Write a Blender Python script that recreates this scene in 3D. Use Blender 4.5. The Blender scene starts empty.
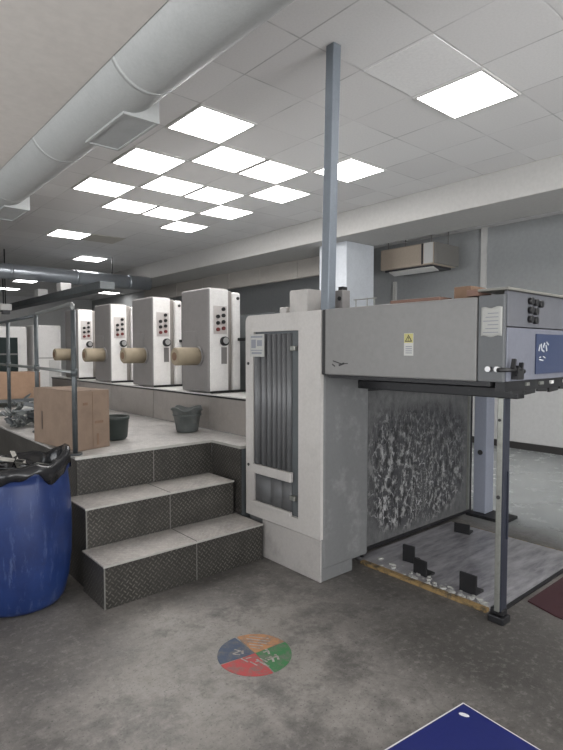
import bpy, bmesh, math, random
from mathutils import Vector, Matrix
random.seed(7)
PI = math.pi
sc = bpy.context.scene
COL = sc.collection

# ------------------------------------------------------------------ mesh builder
class MB:
    def __init__(s):
        s.v = []; s.f = []; s.sm = []; s.mi = []
    def add(s, vs, fs, smooth=False, mi=0):
        n = len(s.v)
        s.v += [Vector(p) for p in vs]
        for f in fs:
            s.f.append([i + n for i in f]); s.sm.append(smooth); s.mi.append(mi)
        return s
    def box(s, a, b, mi=0):
        x0, y0, z0 = [min(p, q) for p, q in zip(a, b)]; x1, y1, z1 = [max(p, q) for p, q in zip(a, b)]
        vs = [(x0,y0,z0),(x1,y0,z0),(x1,y1,z0),(x0,y1,z0),(x0,y0,z1),(x1,y0,z1),(x1,y1,z1),(x0,y1,z1)]
        return s.add(vs, [(0,3,2,1),(4,5,6,7),(0,1,5,4),(1,2,6,5),(2,3,7,6),(3,0,4,7)], mi=mi)
    def obox(s, c, size, rz=0, rx=0, ry=0, mi=0):
        R = Matrix.Rotation(rz,4,'Z') @ Matrix.Rotation(ry,4,'Y') @ Matrix.Rotation(rx,4,'X')
        h = [k/2 for k in size]; c = Vector(c)
        vs = [c + R @ Vector((sx*h[0], sy*h[1], sz*h[2])) for sx,sy,sz in
              [(-1,-1,-1),(1,-1,-1),(1,1,-1),(-1,1,-1),(-1,-1,1),(1,-1,1),(1,1,1),(-1,1,1)]]
        return s.add(vs, [(0,3,2,1),(4,5,6,7),(0,1,5,4),(1,2,6,5),(2,3,7,6),(3,0,4,7)], mi=mi)
    def prism(s, pts, axis, a, b, mi=0):
        """closed polygon extruded along an axis: pts are the two other coordinates in cyclic order"""
        def P(p, t):
            return {'x': (t, p[0], p[1]), 'y': (p[0], t, p[1]), 'z': (p[0], p[1], t)}[axis]
        n = len(pts)
        vs = [P(p, a) for p in pts] + [P(p, b) for p in pts]
        fs = [tuple(range(n)), tuple(range(2*n-1, n-1, -1))]
        fs += [(i, (i+1) % n, n+(i+1) % n, n+i) for i in range(n)]
        return s.add(vs, fs, mi=mi)
    def tube(s, path, r, n=14, cap=True, mi=0, rad=None):
        path = [Vector(p) for p in path]; rings = []
        up = None
        for i, p in enumerate(path):
            d = (path[min(i+1, len(path)-1)] - path[max(i-1, 0)]).normalized()
            if up is None:
                up = Vector((0,0,1)) if abs(d.z) < .9 else Vector((1,0,0))
            a = d.cross(up).normalized(); b = a.cross(d).normalized(); up = b
            rr = rad[i] if rad else r
            rings.append([p + rr*(math.cos(2*PI*k/n)*a + math.sin(2*PI*k/n)*b) for k in range(n)])
        vs = [q for rg in rings for q in rg]; fs = []
        for i in range(len(rings)-1):
            for k in range(n):
                fs.append((i*n+k, i*n+(k+1) % n, (i+1)*n+(k+1) % n, (i+1)*n+k))
        s.add(vs, fs, True, mi)
        if cap:
            s.add(rings[0], [tuple(range(n))], mi=mi); s.add(rings[-1], [tuple(range(n-1, -1, -1))], mi=mi)
        return s
    def lathe(s, c, prof, n=40, mi=0, wob=None):
        """profile [(r,z)] about a vertical axis at c"""
        c = Vector(c); vs = []; fs = []
        for r, z in prof:
            for k in range(n):
                t = 2*PI*k/n
                q = wob(t, r, z) if wob else (r, z)
                vs.append(c + Vector((q[0]*math.cos(t), q[0]*math.sin(t), q[1])))
        for i in range(len(prof)-1):
            for k in range(n):
                fs.append((i*n+k, i*n+(k+1) % n, (i+1)*n+(k+1) % n, (i+1)*n+k))
        return s.add(vs, fs, True, mi)
    def grid(s, fn, nu, nv, smooth=True, mi=0):
        vs = [fn(i/nu, j/nv) for j in range(nv+1) for i in range(nu+1)]
        fs = [(j*(nu+1)+i, j*(nu+1)+i+1, (j+1)*(nu+1)+i+1, (j+1)*(nu+1)+i) for j in range(nv) for i in range(nu)]
        return s.add(vs, fs, smooth, mi)

ORG = {}
def obj(name, mb, mats, parent=None, org=None, bevel=0, seg=2, solid=0, subsurf=0):
    xs = [p.x for p in mb.v]; ys = [p.y for p in mb.v]; zs = [p.z for p in mb.v]
    if org is None:
        org = Vector(((min(xs)+max(xs))/2, (min(ys)+max(ys))/2, min(zs)))
    org = Vector(org)
    me = bpy.data.meshes.new(name)
    me.from_pydata([p - org for p in mb.v], [], mb.f)
    if not isinstance(mats, (list, tuple)): mats = [mats]
    for m in mats: me.materials.append(m)
    me.polygons.foreach_set('use_smooth', mb.sm); me.polygons.foreach_set('material_index', mb.mi)
    bm = bmesh.new(); bm.from_mesh(me)
    bmesh.ops.remove_doubles(bm, verts=bm.verts, dist=1e-5)
    if not solid: bmesh.ops.recalc_face_normals(bm, faces=bm.faces)
    bm.to_mesh(me); bm.free(); me.update()
    o = bpy.data.objects.new(name, me); COL.objects.link(o)
    ORG[o.name] = org
    if parent:
        o.parent = parent; o.location = org - ORG[parent.name]
    else:
        o.location = org
    if solid:
        m = o.modifiers.new('solid', 'SOLIDIFY'); m.thickness = solid; m.offset = 0
    if bevel:
        m = o.modifiers.new('bevel', 'BEVEL'); m.width = bevel; m.segments = seg; m.limit_method = 'ANGLE'; m.angle_limit = math.radians(40)
        m.harden_normals = False
    if subsurf:
        m = o.modifiers.new('sub', 'SUBSURF'); m.levels = subsurf; m.render_levels = subsurf
    return o
def tag(o, label, cat, group=None, kind=None):
    o['label'] = label; o['category'] = cat
    if group: o['group'] = group
    if kind: o['kind'] = kind
    return o
def thing(name, loc, label, cat, group=None):
    o = bpy.data.objects.new(name, None); COL.objects.link(o); o.location = loc
    o.empty_display_size = .1; ORG[o.name] = Vector(loc)
    return tag(o, label, cat, group)
def struct(name, mb, m, **k):
    o = obj(name, mb, m, **k); o['kind'] = 'structure'; return o
def dup(root, loc, label, group=None):
    def rec(o, par):
        c = o.copy(); COL.objects.link(c)
        if par: c.parent = par
        for ch in list(o.children): rec(ch, c)
        return c
    r = rec(root, None); r.location = loc; r['label'] = label; ORG[r.name] = Vector(loc)
    if group: r['group'] = group
    return r

# ------------------------------------------------------------------ materials
class NT:
    def __init__(s, name):
        s.m = bpy.data.materials.new(name); s.m.use_nodes = True
        s.t = s.m.node_tree; s.b = s.t.nodes['Principled BSDF']
        s.tc = s.t.nodes.new('ShaderNodeTexCoord')
    def n(s, typ, **k):
        x = s.t.nodes.new(typ)
        for a, v in k.items(): setattr(x, a, v)
        return x
    def L(s, a, b): s.t.links.new(a, b)
    def val(s, sock, v):
        if hasattr(v, 'is_output'): s.L(v, sock)
        else: sock.default_value = v
    def noise(s, scale, detail=4, rough=.6, vec=None, stretch=None):
        x = s.n('ShaderNodeTexNoise'); x.inputs['Scale'].default_value = scale
        x.inputs['Detail'].default_value = detail; x.inputs['Roughness'].default_value = rough
        v = vec or s.tc.outputs['Object']
        if stretch:
            mp = s.n('ShaderNodeMapping'); mp.inputs['Scale'].default_value = stretch; s.L(v, mp.inputs['Vector']); v = mp.outputs['Vector']
        s.L(v, x.inputs['Vector']); return x.outputs['Fac']
    def ramp(s, fac, p0, p1, c0=(0,0,0,1), c1=(1,1,1,1)):
        x = s.n('ShaderNodeValToRGB'); e = x.color_ramp.elements
        e[0].position = p0; e[1].position = p1; e[0].color = c0; e[1].color = c1
        s.L(fac, x.inputs['Fac']); return x.outputs['Color']
    def mix(s, fac, a, b, mode='MIX'):
        x = s.n('ShaderNodeMix', data_type='RGBA', blend_type=mode)
        s.val(x.inputs[0], fac); s.val(x.inputs[6], a); s.val(x.inputs[7], b); return x.outputs[2]
    def math(s, op, a, b=0.0, c=None):
        x = s.n('ShaderNodeMath', operation=op); s.val(x.inputs[0], a); s.val(x.inputs[1], b)
        if c is not None: s.val(x.inputs[2], c)
        return x.outputs[0]
    def bump(s, h, strength=.3, dist=.01):
        x = s.n('ShaderNodeBump'); x.inputs['Strength'].default_value = strength; x.inputs['Distance'].default_value = dist
        s.L(h, x.inputs['Height']); s.L(x.outputs['Normal'], s.b.inputs['Normal'])
    def out(s, col=None, rough=None, metal=None, spec=None):
        if col is not None: s.val(s.b.inputs['Base Color'], col)
        if rough is not None: s.val(s.b.inputs['Roughness'], rough)
        if metal is not None: s.b.inputs['Metallic'].default_value = metal
        if spec is not None: s.b.inputs['Specular IOR Level'].default_value = spec
        return s.m
def c4(c): return (c[0], c[1], c[2], 1)
def paint(name, c, rough=.45, dirt=.35, dcol=(.09,.08,.07), metal=0, scale=3, bump=0.05, lo=.5, hi=.8, spec=.4):
    """painted or plain surface with worn, dirty patches"""
    t = NT(name)
    f = t.math('MULTIPLY', t.ramp(t.noise(scale, 8, .7), lo, hi), dirt)
    col = t.mix(f, c4(c), c4(dcol))
    g = t.noise(scale*14, 3, .6)
    col = t.mix(t.math('MULTIPLY', t.ramp(g, .35, .75), .22), col, c4([k*.6 for k in c]))
    if bump: t.bump(g, bump, .004)
    return t.out(col, t.math('ADD', t.math('MULTIPLY', f, .25), rough), metal, spec)
def plain(name, c, rough=.5, metal=0, spec=.5):
    t = NT(name); return t.out(c4(c), rough, metal, spec)
def emit(name, c, st):
    t = NT(name); t.b.inputs['Emission Color'].default_value = c4(c); t.b.inputs['Emission Strength'].default_value = st
    return t.out(c4((.8,.8,.8)), .5)

def mat_floor():
    t = NT('worn_concrete')
    v = t.tc.outputs['Object']
    big = t.noise(1.1, 7, .66); mid = t.noise(3.6, 9, .76); fine = t.noise(24, 7, .8)
    def zone(cx, cy, r):       # round area of paler or darker tone with a ragged edge
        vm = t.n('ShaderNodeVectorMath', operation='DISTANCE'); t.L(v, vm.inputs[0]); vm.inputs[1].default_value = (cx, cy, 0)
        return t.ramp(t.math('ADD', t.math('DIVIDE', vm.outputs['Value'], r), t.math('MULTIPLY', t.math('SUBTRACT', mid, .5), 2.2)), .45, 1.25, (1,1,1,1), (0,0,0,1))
    col = t.mix(t.ramp(big, .38, .64), c4((.11,.103,.096)), c4((.235,.22,.205)))
    col = t.mix(t.math('MULTIPLY', zone(1.55, 2.35, .9), .5), col, c4((.33,.305,.28)))
    col = t.mix(t.math('MULTIPLY', t.ramp(mid, .47, .66), .75), col, c4((.062,.058,.054)))
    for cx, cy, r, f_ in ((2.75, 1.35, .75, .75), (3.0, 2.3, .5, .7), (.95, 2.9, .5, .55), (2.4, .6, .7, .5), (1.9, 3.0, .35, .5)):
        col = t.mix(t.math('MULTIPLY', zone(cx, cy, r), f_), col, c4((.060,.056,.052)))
    col = t.mix(t.math('MULTIPLY', t.ramp(fine, .52, .72), .45), col, c4((.38,.36,.34)))
    col = t.mix(t.math('MULTIPLY', t.ramp(fine, .30, .45, (1,1,1,1), (0,0,0,1)), .6), col, c4((.05,.047,.045)))
    speck = t.noise(75, 3, .6)
    col = t.mix(t.math('MULTIPLY', t.ramp(speck, .60, .68), .6), col, c4((.035,.033,.032)))
    # hairline cracks
    vo = t.n('ShaderNodeTexVoronoi', feature='DISTANCE_TO_EDGE'); vo.inputs['Scale'].default_value = 2.1
    wn = t.n('ShaderNodeTexNoise'); wn.inputs['Scale'].default_value = 3.5; wn.inputs['Detail'].default_value = 6
    t.L(v, wn.inputs['Vector'])
    ad = t.n('ShaderNodeMix', data_type='VECTOR'); ad.inputs[0].default_value = .35
    t.L(v, ad.inputs[4]); t.L(wn.outputs['Color'], ad.inputs[5]); t.L(ad.outputs[1], vo.inputs['Vector'])
    crack = t.math('MULTIPLY', t.ramp(vo.outputs['Distance'], .0, .012, (1,1,1,1), (0,0,0,1)), t.ramp(big, .45, .6))
    col = t.mix(t.math('MULTIPLY', crack, .3), col, c4((.05,.048,.045)))
    # cleaner, bluer painted bay on the far side of the press
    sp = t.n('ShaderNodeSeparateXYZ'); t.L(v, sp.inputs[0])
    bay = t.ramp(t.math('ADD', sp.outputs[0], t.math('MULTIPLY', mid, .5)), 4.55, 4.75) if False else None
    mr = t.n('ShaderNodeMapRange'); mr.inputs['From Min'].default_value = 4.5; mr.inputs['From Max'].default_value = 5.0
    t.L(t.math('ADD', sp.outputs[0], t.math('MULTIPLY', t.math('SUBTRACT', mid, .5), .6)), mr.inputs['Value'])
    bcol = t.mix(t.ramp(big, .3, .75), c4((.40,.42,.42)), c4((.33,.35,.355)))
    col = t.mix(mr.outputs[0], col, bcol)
    t.bump(t.math('ADD', fine, t.math('MULTIPLY', mid, .6)), .22, .006)
    r = t.math('ADD', t.math('MULTIPLY', t.ramp(mid, .35, .7), -.2), .6)
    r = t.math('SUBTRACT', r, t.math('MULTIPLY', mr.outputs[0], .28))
    return t.out(col, r, 0, .4)

def mat_ceiling():
    t = NT('ceiling_tiles'); P = .615
    sp = t.n('ShaderNodeSeparateXYZ'); t.L(t.tc.outputs['Object'], sp.inputs[0])
    ux = t.math('DIVIDE', t.math('SUBTRACT', sp.outputs[0], 2.79-P/2), P)
    uy = t.math('DIVIDE', t.math('SUBTRACT', sp.outputs[1], 2.38-P/2), P)
    fx = t.math('FRACT', ux); fy = t.math('FRACT', uy)
    def edge(f): return t.math('SUBTRACT', .5, t.math('ABSOLUTE', t.math('SUBTRACT', f, .5)))
    e = t.math('MINIMUM', edge(fx), edge(fy))
    gap = t.ramp(e, .0, .014, (1,1,1,1), (0,0,0,1))
    cell = t.n('ShaderNodeCombineXYZ'); t.L(t.math('FLOOR', ux), cell.inputs[0]); t.L(t.math('FLOOR', uy), cell.inputs[1])
    wn = t.n('ShaderNodeTexWhiteNoise', noise_dimensions='2D'); t.L(cell.outputs[0], wn.inputs['Vector'])
    col = t.mix(wn.outputs['Value'], c4((.72,.705,.70)), c4((.79,.78,.775)))
    fine = t.noise(60, 4, .7)
    col = t.mix(t.math('MULTIPLY', t.ramp(fine, .4, .7), .25), col, c4((.58,.57,.56)))
    patch = t.ramp(t.noise(2.2, 3, .5), .4, .62)
    col = t.mix(t.math('MULTIPLY', gap, t.math('ADD', t.math('MULTIPLY', patch, .6), .1)), col, c4((.2,.195,.19)))
    t.bump(t.math('SUBTRACT', t.math('MULTIPLY', fine, .25), gap), .25, .006)
    return t.out(col, .9, 0, .2)

def mat_checker_plate(name, c, lug, rough=.42, metal=.35, axes='xz', scale=30, dirt=.6, lugfac=.6):
    t = NT(name)
    sp = t.n('ShaderNodeSeparateXYZ'); t.L(t.tc.outputs['Object'], sp.inputs[0])
    ix = {'x':0,'y':1,'z':2}
    a = sp.outputs[ix[axes[0]]]; b = sp.outputs[ix[axes[1]]]
    u = t.math('MULTIPLY', t.math('ADD', a, b), scale*.7071); v = t.math('MULTIPLY', t.math('SUBTRACT', a, b), scale*.7071)
    par = t.math('FLOORED_MODULO', t.math('ADD', t.math('FLOOR', u), t.math('FLOOR', v)), 2.0)
    fu = t.math('SUBTRACT', t.math('FRACT', u), .5); fv = t.math('SUBTRACT', t.math('FRACT', v), .5)
    def ell(p, q):
        p = t.math('DIVIDE', p, .52); q = t.math('DIVIDE', q, .17)
        return t.math('MAXIMUM', t.math('SUBTRACT', 1.0, t.math('ADD', t.math('MULTIPLY', p, p), t.math('MULTIPLY', q, q))), 0.0)
    e1 = ell(fu, fv); e2 = ell(fv, fu)
    h = t.math('ADD', t.math('MULTIPLY', e1, par), t.math('MULTIPLY', e2, t.math('SUBTRACT', 1.0, par)))
    n1 = t.noise(4, 8, .7); n2 = t.noise(30, 4, .6)
    base = t.mix(t.math('MULTIPLY', t.ramp(n1, .42, .68), dirt), c4(c), c4([k*.35 for k in c]))
    base = t.mix(t.math('MULTIPLY', t.ramp(n2, .45, .75), .3), base, c4([min(1, k*1.8) for k in c]))
    wear = t.math('MULTIPLY', t.ramp(h, .0, .6), t.math('MULTIPLY', t.ramp(t.noise(6, 4, .6), .3, .6), lugfac))
    col = t.mix(wear, base, c4(lug))
    t.bump(t.ramp(h, 0, .5), .6, .004)
    return t.out(col, rough, metal, .5)

def mat_splatter():
    """dark guard covered with dried pale ink and powder"""
    t = NT('ink_splattered_steel')
    n1 = t.noise(13, 8, .75, stretch=(1.3, 1, .8)); n2 = t.noise(2.0, 4, .55); n3 = t.noise(34, 5, .7, stretch=(1, 1, .55))
    vo = t.n('ShaderNodeTexVoronoi', feature='DISTANCE_TO_EDGE'); vo.inputs['Scale'].default_value = 12
    mp = t.n('ShaderNodeMapping'); mp.inputs['Scale'].default_value = (1.2, 1, .6); t.L(t.tc.outputs['Object'], mp.inputs['Vector'])
    mx = t.n('ShaderNodeMix', data_type='VECTOR'); mx.inputs[0].default_value = .12
    nn = t.n('ShaderNodeTexNoise'); nn.inputs['Scale'].default_value = 7; nn.inputs['Detail'].default_value = 5
    t.L(mp.outputs[0], nn.inputs['Vector']); t.L(mp.outputs[0], mx.inputs[4]); t.L(nn.outputs['Color'], mx.inputs[5]); t.L(mx.outputs[1], vo.inputs['Vector'])
    sp = t.n('ShaderNodeSeparateXYZ'); t.L(t.tc.outputs['Object'], sp.inputs[0])
    # broad irregular patch of dried ink in the middle of the sheet
    wob_ = t.math('MULTIPLY', t.math('SUBTRACT', n2, .5), 1.3)
    dx = t.math('DIVIDE', sp.outputs[0], .74); dz = t.math('DIVIDE', t.math('SUBTRACT', sp.outputs[2], .58), .56)
    rr = t.math('ADD', t.math('ADD', t.math('POWER', t.math('ABSOLUTE', dx), 4.0), t.math('POWER', t.math('ABSOLUTE', dz), 4.0)), wob_)
    patch = t.ramp(rr, .35, 1.15, (1,1,1,1), (0,0,0,1))
    low = t.ramp(t.math('ADD', t.math('ADD', t.math('MULTIPLY', sp.outputs[2], .7), t.math('MULTIPLY', sp.outputs[0], .22)), t.math('MULTIPLY', wob_, .3)), .30, .80, (1,1,1,1), (.12,.12,.12,1))
    col = t.mix(t.ramp(n1, .35, .65), c4((.085,.087,.09)), c4((.145,.145,.145)))
    col = t.mix(t.math('MULTIPLY', patch, t.math('ADD', t.math('MULTIPLY', t.ramp(n1, .35, .6), .5), .45)), col, c4((.038,.039,.044)))
    n4 = t.noise(12, 8, .75, stretch=(1.3, 1, 1))
    col = t.mix(t.math('MULTIPLY', t.math('MULTIPLY', patch, low), t.math('MULTIPLY', t.ramp(n4, .50, .58), .8)), col, c4((.40,.40,.39)))
    web = t.ramp(vo.outputs['Distance'], .01, .05, (1,1,1,1), (0,0,0,1))
    col = t.mix(t.math('MULTIPLY', t.math('MULTIPLY', patch, web), t.math('MULTIPLY', low, t.ramp(n1, .45, .55))), col, c4((.46,.46,.46)))
    blk = t.ramp(t.noise(13, 8, .72, stretch=(1.4, 1, .9)), .50, .57)
    col = t.mix(t.math('MULTIPLY', t.math('MULTIPLY', blk, patch), .85), col, c4((.016,.016,.018)))
    film = t.ramp(t.math('ADD', t.math('MULTIPLY', sp.outputs[2], .9), t.math('MULTIPLY', n2, .5)), 1.12, 1.22)
    col = t.mix(t.math('MULTIPLY', film, .5), col, c4((.17,.17,.175)))
    t.bump(n1, .15, .004)
    return t.out(col, .5, .1, .4)

def mat_plate_floor():
    t = NT('greasy_floor_steel')
    n1 = t.noise(5, 8, .7, stretch=(.5, 2.5, 1)); n2 = t.noise(2, 5, .6); n3 = t.noise(40, 4, .6)
    col = t.mix(t.ramp(n1, .38, .66), c4((.18,.176,.19)), c4((.46,.45,.475)))
    col = t.mix(t.math('MULTIPLY', t.ramp(n2, .5, .7), .6), col, c4((.46,.45,.47)))
    col = t.mix(t.math('MULTIPLY', t.ramp(n3, .6, .72), .4), col, c4((.4,.4,.4)))
    t.bump(n1, .15, .003)
    return t.out(col, .32, .25, .5)

def mat_drum():
    t = NT('scuffed_blue_plastic')
    n = t.noise(26, 6, .75, stretch=(1, 1, .2)); n2 = t.noise(3, 5, .6)
    col = t.mix(t.ramp(n2, .35, .65), c4((.010,.022,.09)), c4((.017,.04,.15)))
    col = t.mix(t.math('MULTIPLY', t.ramp(n, .54, .74), .4), col, c4((.16,.21,.36)))
    col = t.mix(t.math('MULTIPLY', t.ramp(t.noise(5, 6, .7), .58, .75), .5), col, c4((.02,.02,.05)))
    return t.out(col, .38, 0, .45)

def mat_card(name, c):
    t = NT(name)
    n = t.noise(6, 6, .65); w = t.noise(40, 3, .6, stretch=(6, 6, .6))
    col = t.mix(t.math('MULTIPLY', t.ramp(n, .4, .7), .5), c4(c), c4([k*.62 for k in c]))
    col = t.mix(t.math('MULTIPLY', t.ramp(w, .5, .7), .15), col, c4([min(1, k*1.3) for k in c]))
    return t.out(col, .85, 0, .2)

M = {}
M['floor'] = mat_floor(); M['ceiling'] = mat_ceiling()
M['plaster'] = paint('painted_plaster', (.58,.58,.575), .75, .25, (.44,.44,.44), scale=1.3, spec=.25)
M['plaster_shaded'] = paint('shaded_plaster', (.37,.38,.385), .75, .25, (.28,.28,.28), scale=1.3, spec=.25)  # greyer plaster that holds the beam's shade in its colour
M['soffit'] = paint('soffit_plaster', (.62,.585,.55), .85, .2, (.32,.30,.28), scale=1.0, spec=.2)
M['beam'] = paint('beam_plaster', (.50,.49,.475), .8, .2, (.36,.35,.34), scale=1.5, spec=.2)
M['column'] = paint('column_plaster', (.60,.63,.67), .7, .2, (.36,.38,.42), scale=2, spec=.3)
M['lintel'] = paint('lintel_panel_paint', (.40,.375,.345), .8, .3, (.28,.27,.25), scale=2)
M['duct'] = paint('galvanised_duct', (.42,.43,.425), .55, .4, (.31,.315,.31), metal=.1, scale=4, bump=.35)
M['duct_plate'] = paint('closing_plate_grey', (.36,.37,.37), .5, .3, scale=6)
M['duct_dark'] = paint('foil_duct', (.45,.48,.52), .28, .3, (.16,.17,.2), metal=.7, scale=4, bump=.1)
M['panel_on'] = emit('led_diffuser', (1,.98,.965), 17)
M['panel_off'] = paint('dull_vent_panel', (.55,.52,.47), .6, .2, scale=4)
M['white_tile'] = paint('new_ceiling_tile', (.86,.85,.845), .85, .1, (.6,.6,.6), scale=3)
M['white_metal'] = paint('white_enamel', (.66,.65,.63), .4, .3, (.3,.28,.26), scale=5)
M['unit'] = paint('press_grey_paint', (.225,.213,.208), .5, .35, (.17,.165,.16), scale=4, lo=.42)
M['unit_white'] = paint('press_pale_paint', (.84,.82,.80), .42, .3, (.36,.33,.3), scale=5)
M['plinth'] = paint('plinth_paint', (.32,.295,.275), .55, .4, (.16,.15,.14), scale=3)
M['btn_plate'] = paint('button_plate_paint', (.58,.54,.52), .5, .2, (.36,.33,.31), scale=6)
M['press_dark'] = paint('press_inner_steel', (.10,.11,.115), .5, .5, (.04,.04,.04), scale=5)
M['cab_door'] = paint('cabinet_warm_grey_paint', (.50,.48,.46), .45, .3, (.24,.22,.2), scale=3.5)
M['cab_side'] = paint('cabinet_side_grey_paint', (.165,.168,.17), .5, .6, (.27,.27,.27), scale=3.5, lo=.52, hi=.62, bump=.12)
M['cab_base'] = paint('cabinet_base_paint', (.42,.40,.385), .55, .55, (.14,.13,.12), scale=5)
M['hood'] = paint('hood_grey_paint', (.215,.212,.207), .42, .2, (.17,.165,.16), scale=2.2)
M['hood_dark'] = paint('hood_slate_paint', (.11,.115,.12), .45, .4, (.08,.08,.085), scale=6)
M['hood_end'] = paint('hood_end_grey_paint', (.125,.128,.142), .45, .3, (.12,.12,.13), scale=4)
M['hood_blue'] = paint('hood_end_pale_blue_paint', (.165,.172,.205), .4, .4, (.10,.105,.13), scale=4)
M['screen'] = paint('navy_panel_paint', (.035,.05,.105), .3, .25, (.08,.1,.16), scale=5)
M['lid'] = paint('lid_grey_paint', (.20,.195,.175), .4, .4, (.16,.15,.13), scale=6)
M['black'] = paint('black_steel', (.022,.022,.024), .45, .5, (.10,.10,.10), metal=.3, scale=12, lo=.55, hi=.7)
M['black_plastic'] = plain('black_plastic', (.015,.015,.016), .4)
M['red_plastic'] = plain('dark_red_plastic', (.16,.03,.03), .4)
M['chrome'] = plain('dulled_chrome', (.55,.55,.55), .45, .8)
M['steel'] = paint('worn_steel_profile', (.30,.305,.28), .4, .7, (.09,.09,.08), metal=.6, scale=8)
M['post_dark'] = paint('post_dark_channel', (.05,.055,.075), .4, .4, (.02,.02,.02), metal=.4, scale=9)
M['pale_blue'] = paint('pale_blue_pillar_paint', (.28,.30,.36), .5, .3, (.24,.25,.3), scale=5)
M['pole'] = paint('pole_grey_blue_paint', (.20,.225,.255), .45, .35, (.11,.12,.13), metal=.25, scale=6)
M['curtain'] = paint('grey_pleated_sheet', (.15,.153,.158), .45, .4, (.08,.08,.082), metal=.3, scale=5)
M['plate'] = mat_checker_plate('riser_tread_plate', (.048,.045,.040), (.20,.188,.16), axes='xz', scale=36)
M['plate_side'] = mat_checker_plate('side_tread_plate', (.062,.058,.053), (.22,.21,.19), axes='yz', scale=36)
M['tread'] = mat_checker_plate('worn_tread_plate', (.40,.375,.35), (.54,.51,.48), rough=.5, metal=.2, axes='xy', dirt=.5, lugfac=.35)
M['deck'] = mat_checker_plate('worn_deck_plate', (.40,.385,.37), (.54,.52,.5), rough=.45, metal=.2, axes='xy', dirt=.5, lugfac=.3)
M['edge'] = paint('bare_steel_edging', (.50,.49,.46), .35, .4, (.2,.2,.19), metal=.5, scale=9)
M['edge_dull'] = paint('dull_steel_edging', (.22,.215,.20), .4, .6, (.08,.08,.075), metal=.4, scale=12, lo=.45)
M['rail'] = paint('rail_grey_paint', (.075,.085,.09), .4, .4, (.3,.3,.3), metal=.4, scale=10)
M['rail_top'] = paint('rail_bare_steel', (.25,.26,.255), .35, .4, (.15,.15,.15), metal=.5, scale=10)
M['drum'] = mat_drum()
M['bag'] = paint('black_bin_bag', (.018,.018,.02), .22, .3, (.12,.12,.125), scale=9, lo=.56, hi=.68)
M['offcut'] = paint('dirty_paper_offcut', (.30,.29,.26), .7, .5, (.08,.08,.075), scale=12)
M['card'] = mat_card('brown_cardboard', (.225,.165,.125)); M['card_orange'] = mat_card('orange_cardboard', (.31,.205,.14))
M['card_dark'] = mat_card('dark_brown_cardboard', (.20,.13,.09))  # darker brown for roll cores, box creases and a small box
M['card_grey'] = mat_card('grey_board', (.46,.44,.42)); M['wood_red'] = mat_card('reddish_board', (.20,.125,.10))
M['tape'] = plain('dark_tape', (.07,.05,.04), .4)
M['bucket'] = paint('grey_green_plastic', (.105,.115,.112), .4, .4, (.25,.25,.24), scale=8)
M['bucket_dark'] = paint('dark_green_plastic', (.025,.033,.03), .45, .3, (.07,.075,.07), scale=8)
M['roller'] = paint('tan_wrapped_roll', (.31,.26,.185), .7, .5, (.25,.2,.14), scale=12, lo=.42)
M['yellow'] = paint('chipped_yellow_paint', (.29,.195,.085), .6, .95, (.075,.065,.05), scale=14, lo=.48, hi=.6)
M['plate_floor'] = mat_plate_floor(); M['splat'] = mat_splatter()
M['mat_red'] = paint('dull_maroon_rubber', (.055,.02,.025), .6, .4, (.05,.02,.02), scale=6)
M['paper'] = paint('white_paper', (.42,.42,.40), .8, .35, (.3,.3,.29), scale=14)
M['label_yellow'] = plain('yellow_label', (.46,.42,.17), .6); M['label_white'] = plain('white_label', (.50,.50,.48), .6)
M['ink'] = plain('black_print', (.03,.03,.03), .6); M['print_grey'] = plain('grey_print', (.22,.23,.26), .6)
M['white_mark'] = plain('white_paint_mark', (.42,.44,.47), .6)
M['faded_mark'] = paint('faded_print', (.38,.36,.34), .6, .8, (.2,.17,.15), scale=30, lo=.4, hi=.6)
M['navy'] = paint('glossy_navy_board', (.016,.023,.135), .42, .25, (.03,.035,.13), scale=4, bump=0.02)
M['rim_white'] = plain('white_board_rim', (.75,.75,.77), .4)
M['ac_beige'] = paint('beige_casing', (.50,.42,.34), .5, .3, (.36,.31,.26), scale=3)
M['ac_dark'] = plain('dark_grille', (.04,.04,.045), .5)
M['ac_grey'] = paint('grey_casing', (.24,.23,.215), .5, .2, scale=3)
M['glass_dark'] = plain('dark_window_glass', (.035,.045,.045), .12)
def sticker(n, c): return paint(n, c, .55, .85, (.17,.155,.145), scale=14, lo=.46, hi=.62)
M['st_orange'] = sticker('sticker_orange', (.42,.20,.085)); M['st_green'] = sticker('sticker_green', (.035,.17,.055))
M['st_red'] = sticker('sticker_red', (.42,.055,.055)); M['st_blue'] = sticker('sticker_blue', (.05,.075,.125))

# ------------------------------------------------------------------ the room
CZ = 3.68; X1 = 8.6; Y0 = -4.0; Y1 = 22.0; X0 = -3.0
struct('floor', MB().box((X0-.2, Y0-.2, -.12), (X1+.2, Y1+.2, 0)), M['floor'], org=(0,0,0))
struct('ceiling', MB().box((1.33, Y0-.2, CZ), (X1+.2, Y1+.2, CZ+.12)), M['ceiling'], org=(0,0,CZ))
struct('trim_1', MB().box((X0-.2, Y0-.2, 3.30), (1.33, Y1+.2, 3.82)), M['soffit'])                # lowered plaster ceiling on the left
struct('trim_2', MB().box((6.0, Y0, 3.32), (6.95, 14.2, CZ)), M['beam'], bevel=.01)               # downstand beam
struct('trim_3', MB().box((6.28, 5.72, 0), (6.95, 6.32, 3.32)), M['column'], bevel=.012)          # column under the beam
t3 = MB()
t3.box((6.92, 6.32, 2.98), (7.0, 13.9, 3.32))
for y in (7.55, 8.7, 9.8, 10.9, 12.1): t3.box((6.905, y-.012, 2.98), (6.93, y+.012, 3.32))
struct('trim_4', t3, M['lintel'])
struct('wall_right', MB().box((X1, Y0-.2, 0), (X1+.2, Y1+.2, 1.7), 0).box((X1+.002, Y0-.2, 1.7), (X1+.2, Y1+.2, CZ), 1), [M['plaster'], M['plaster_shaded']], org=(X1,4,0))  # upper wall coloured greyer to stand for shade under the beam
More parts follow.
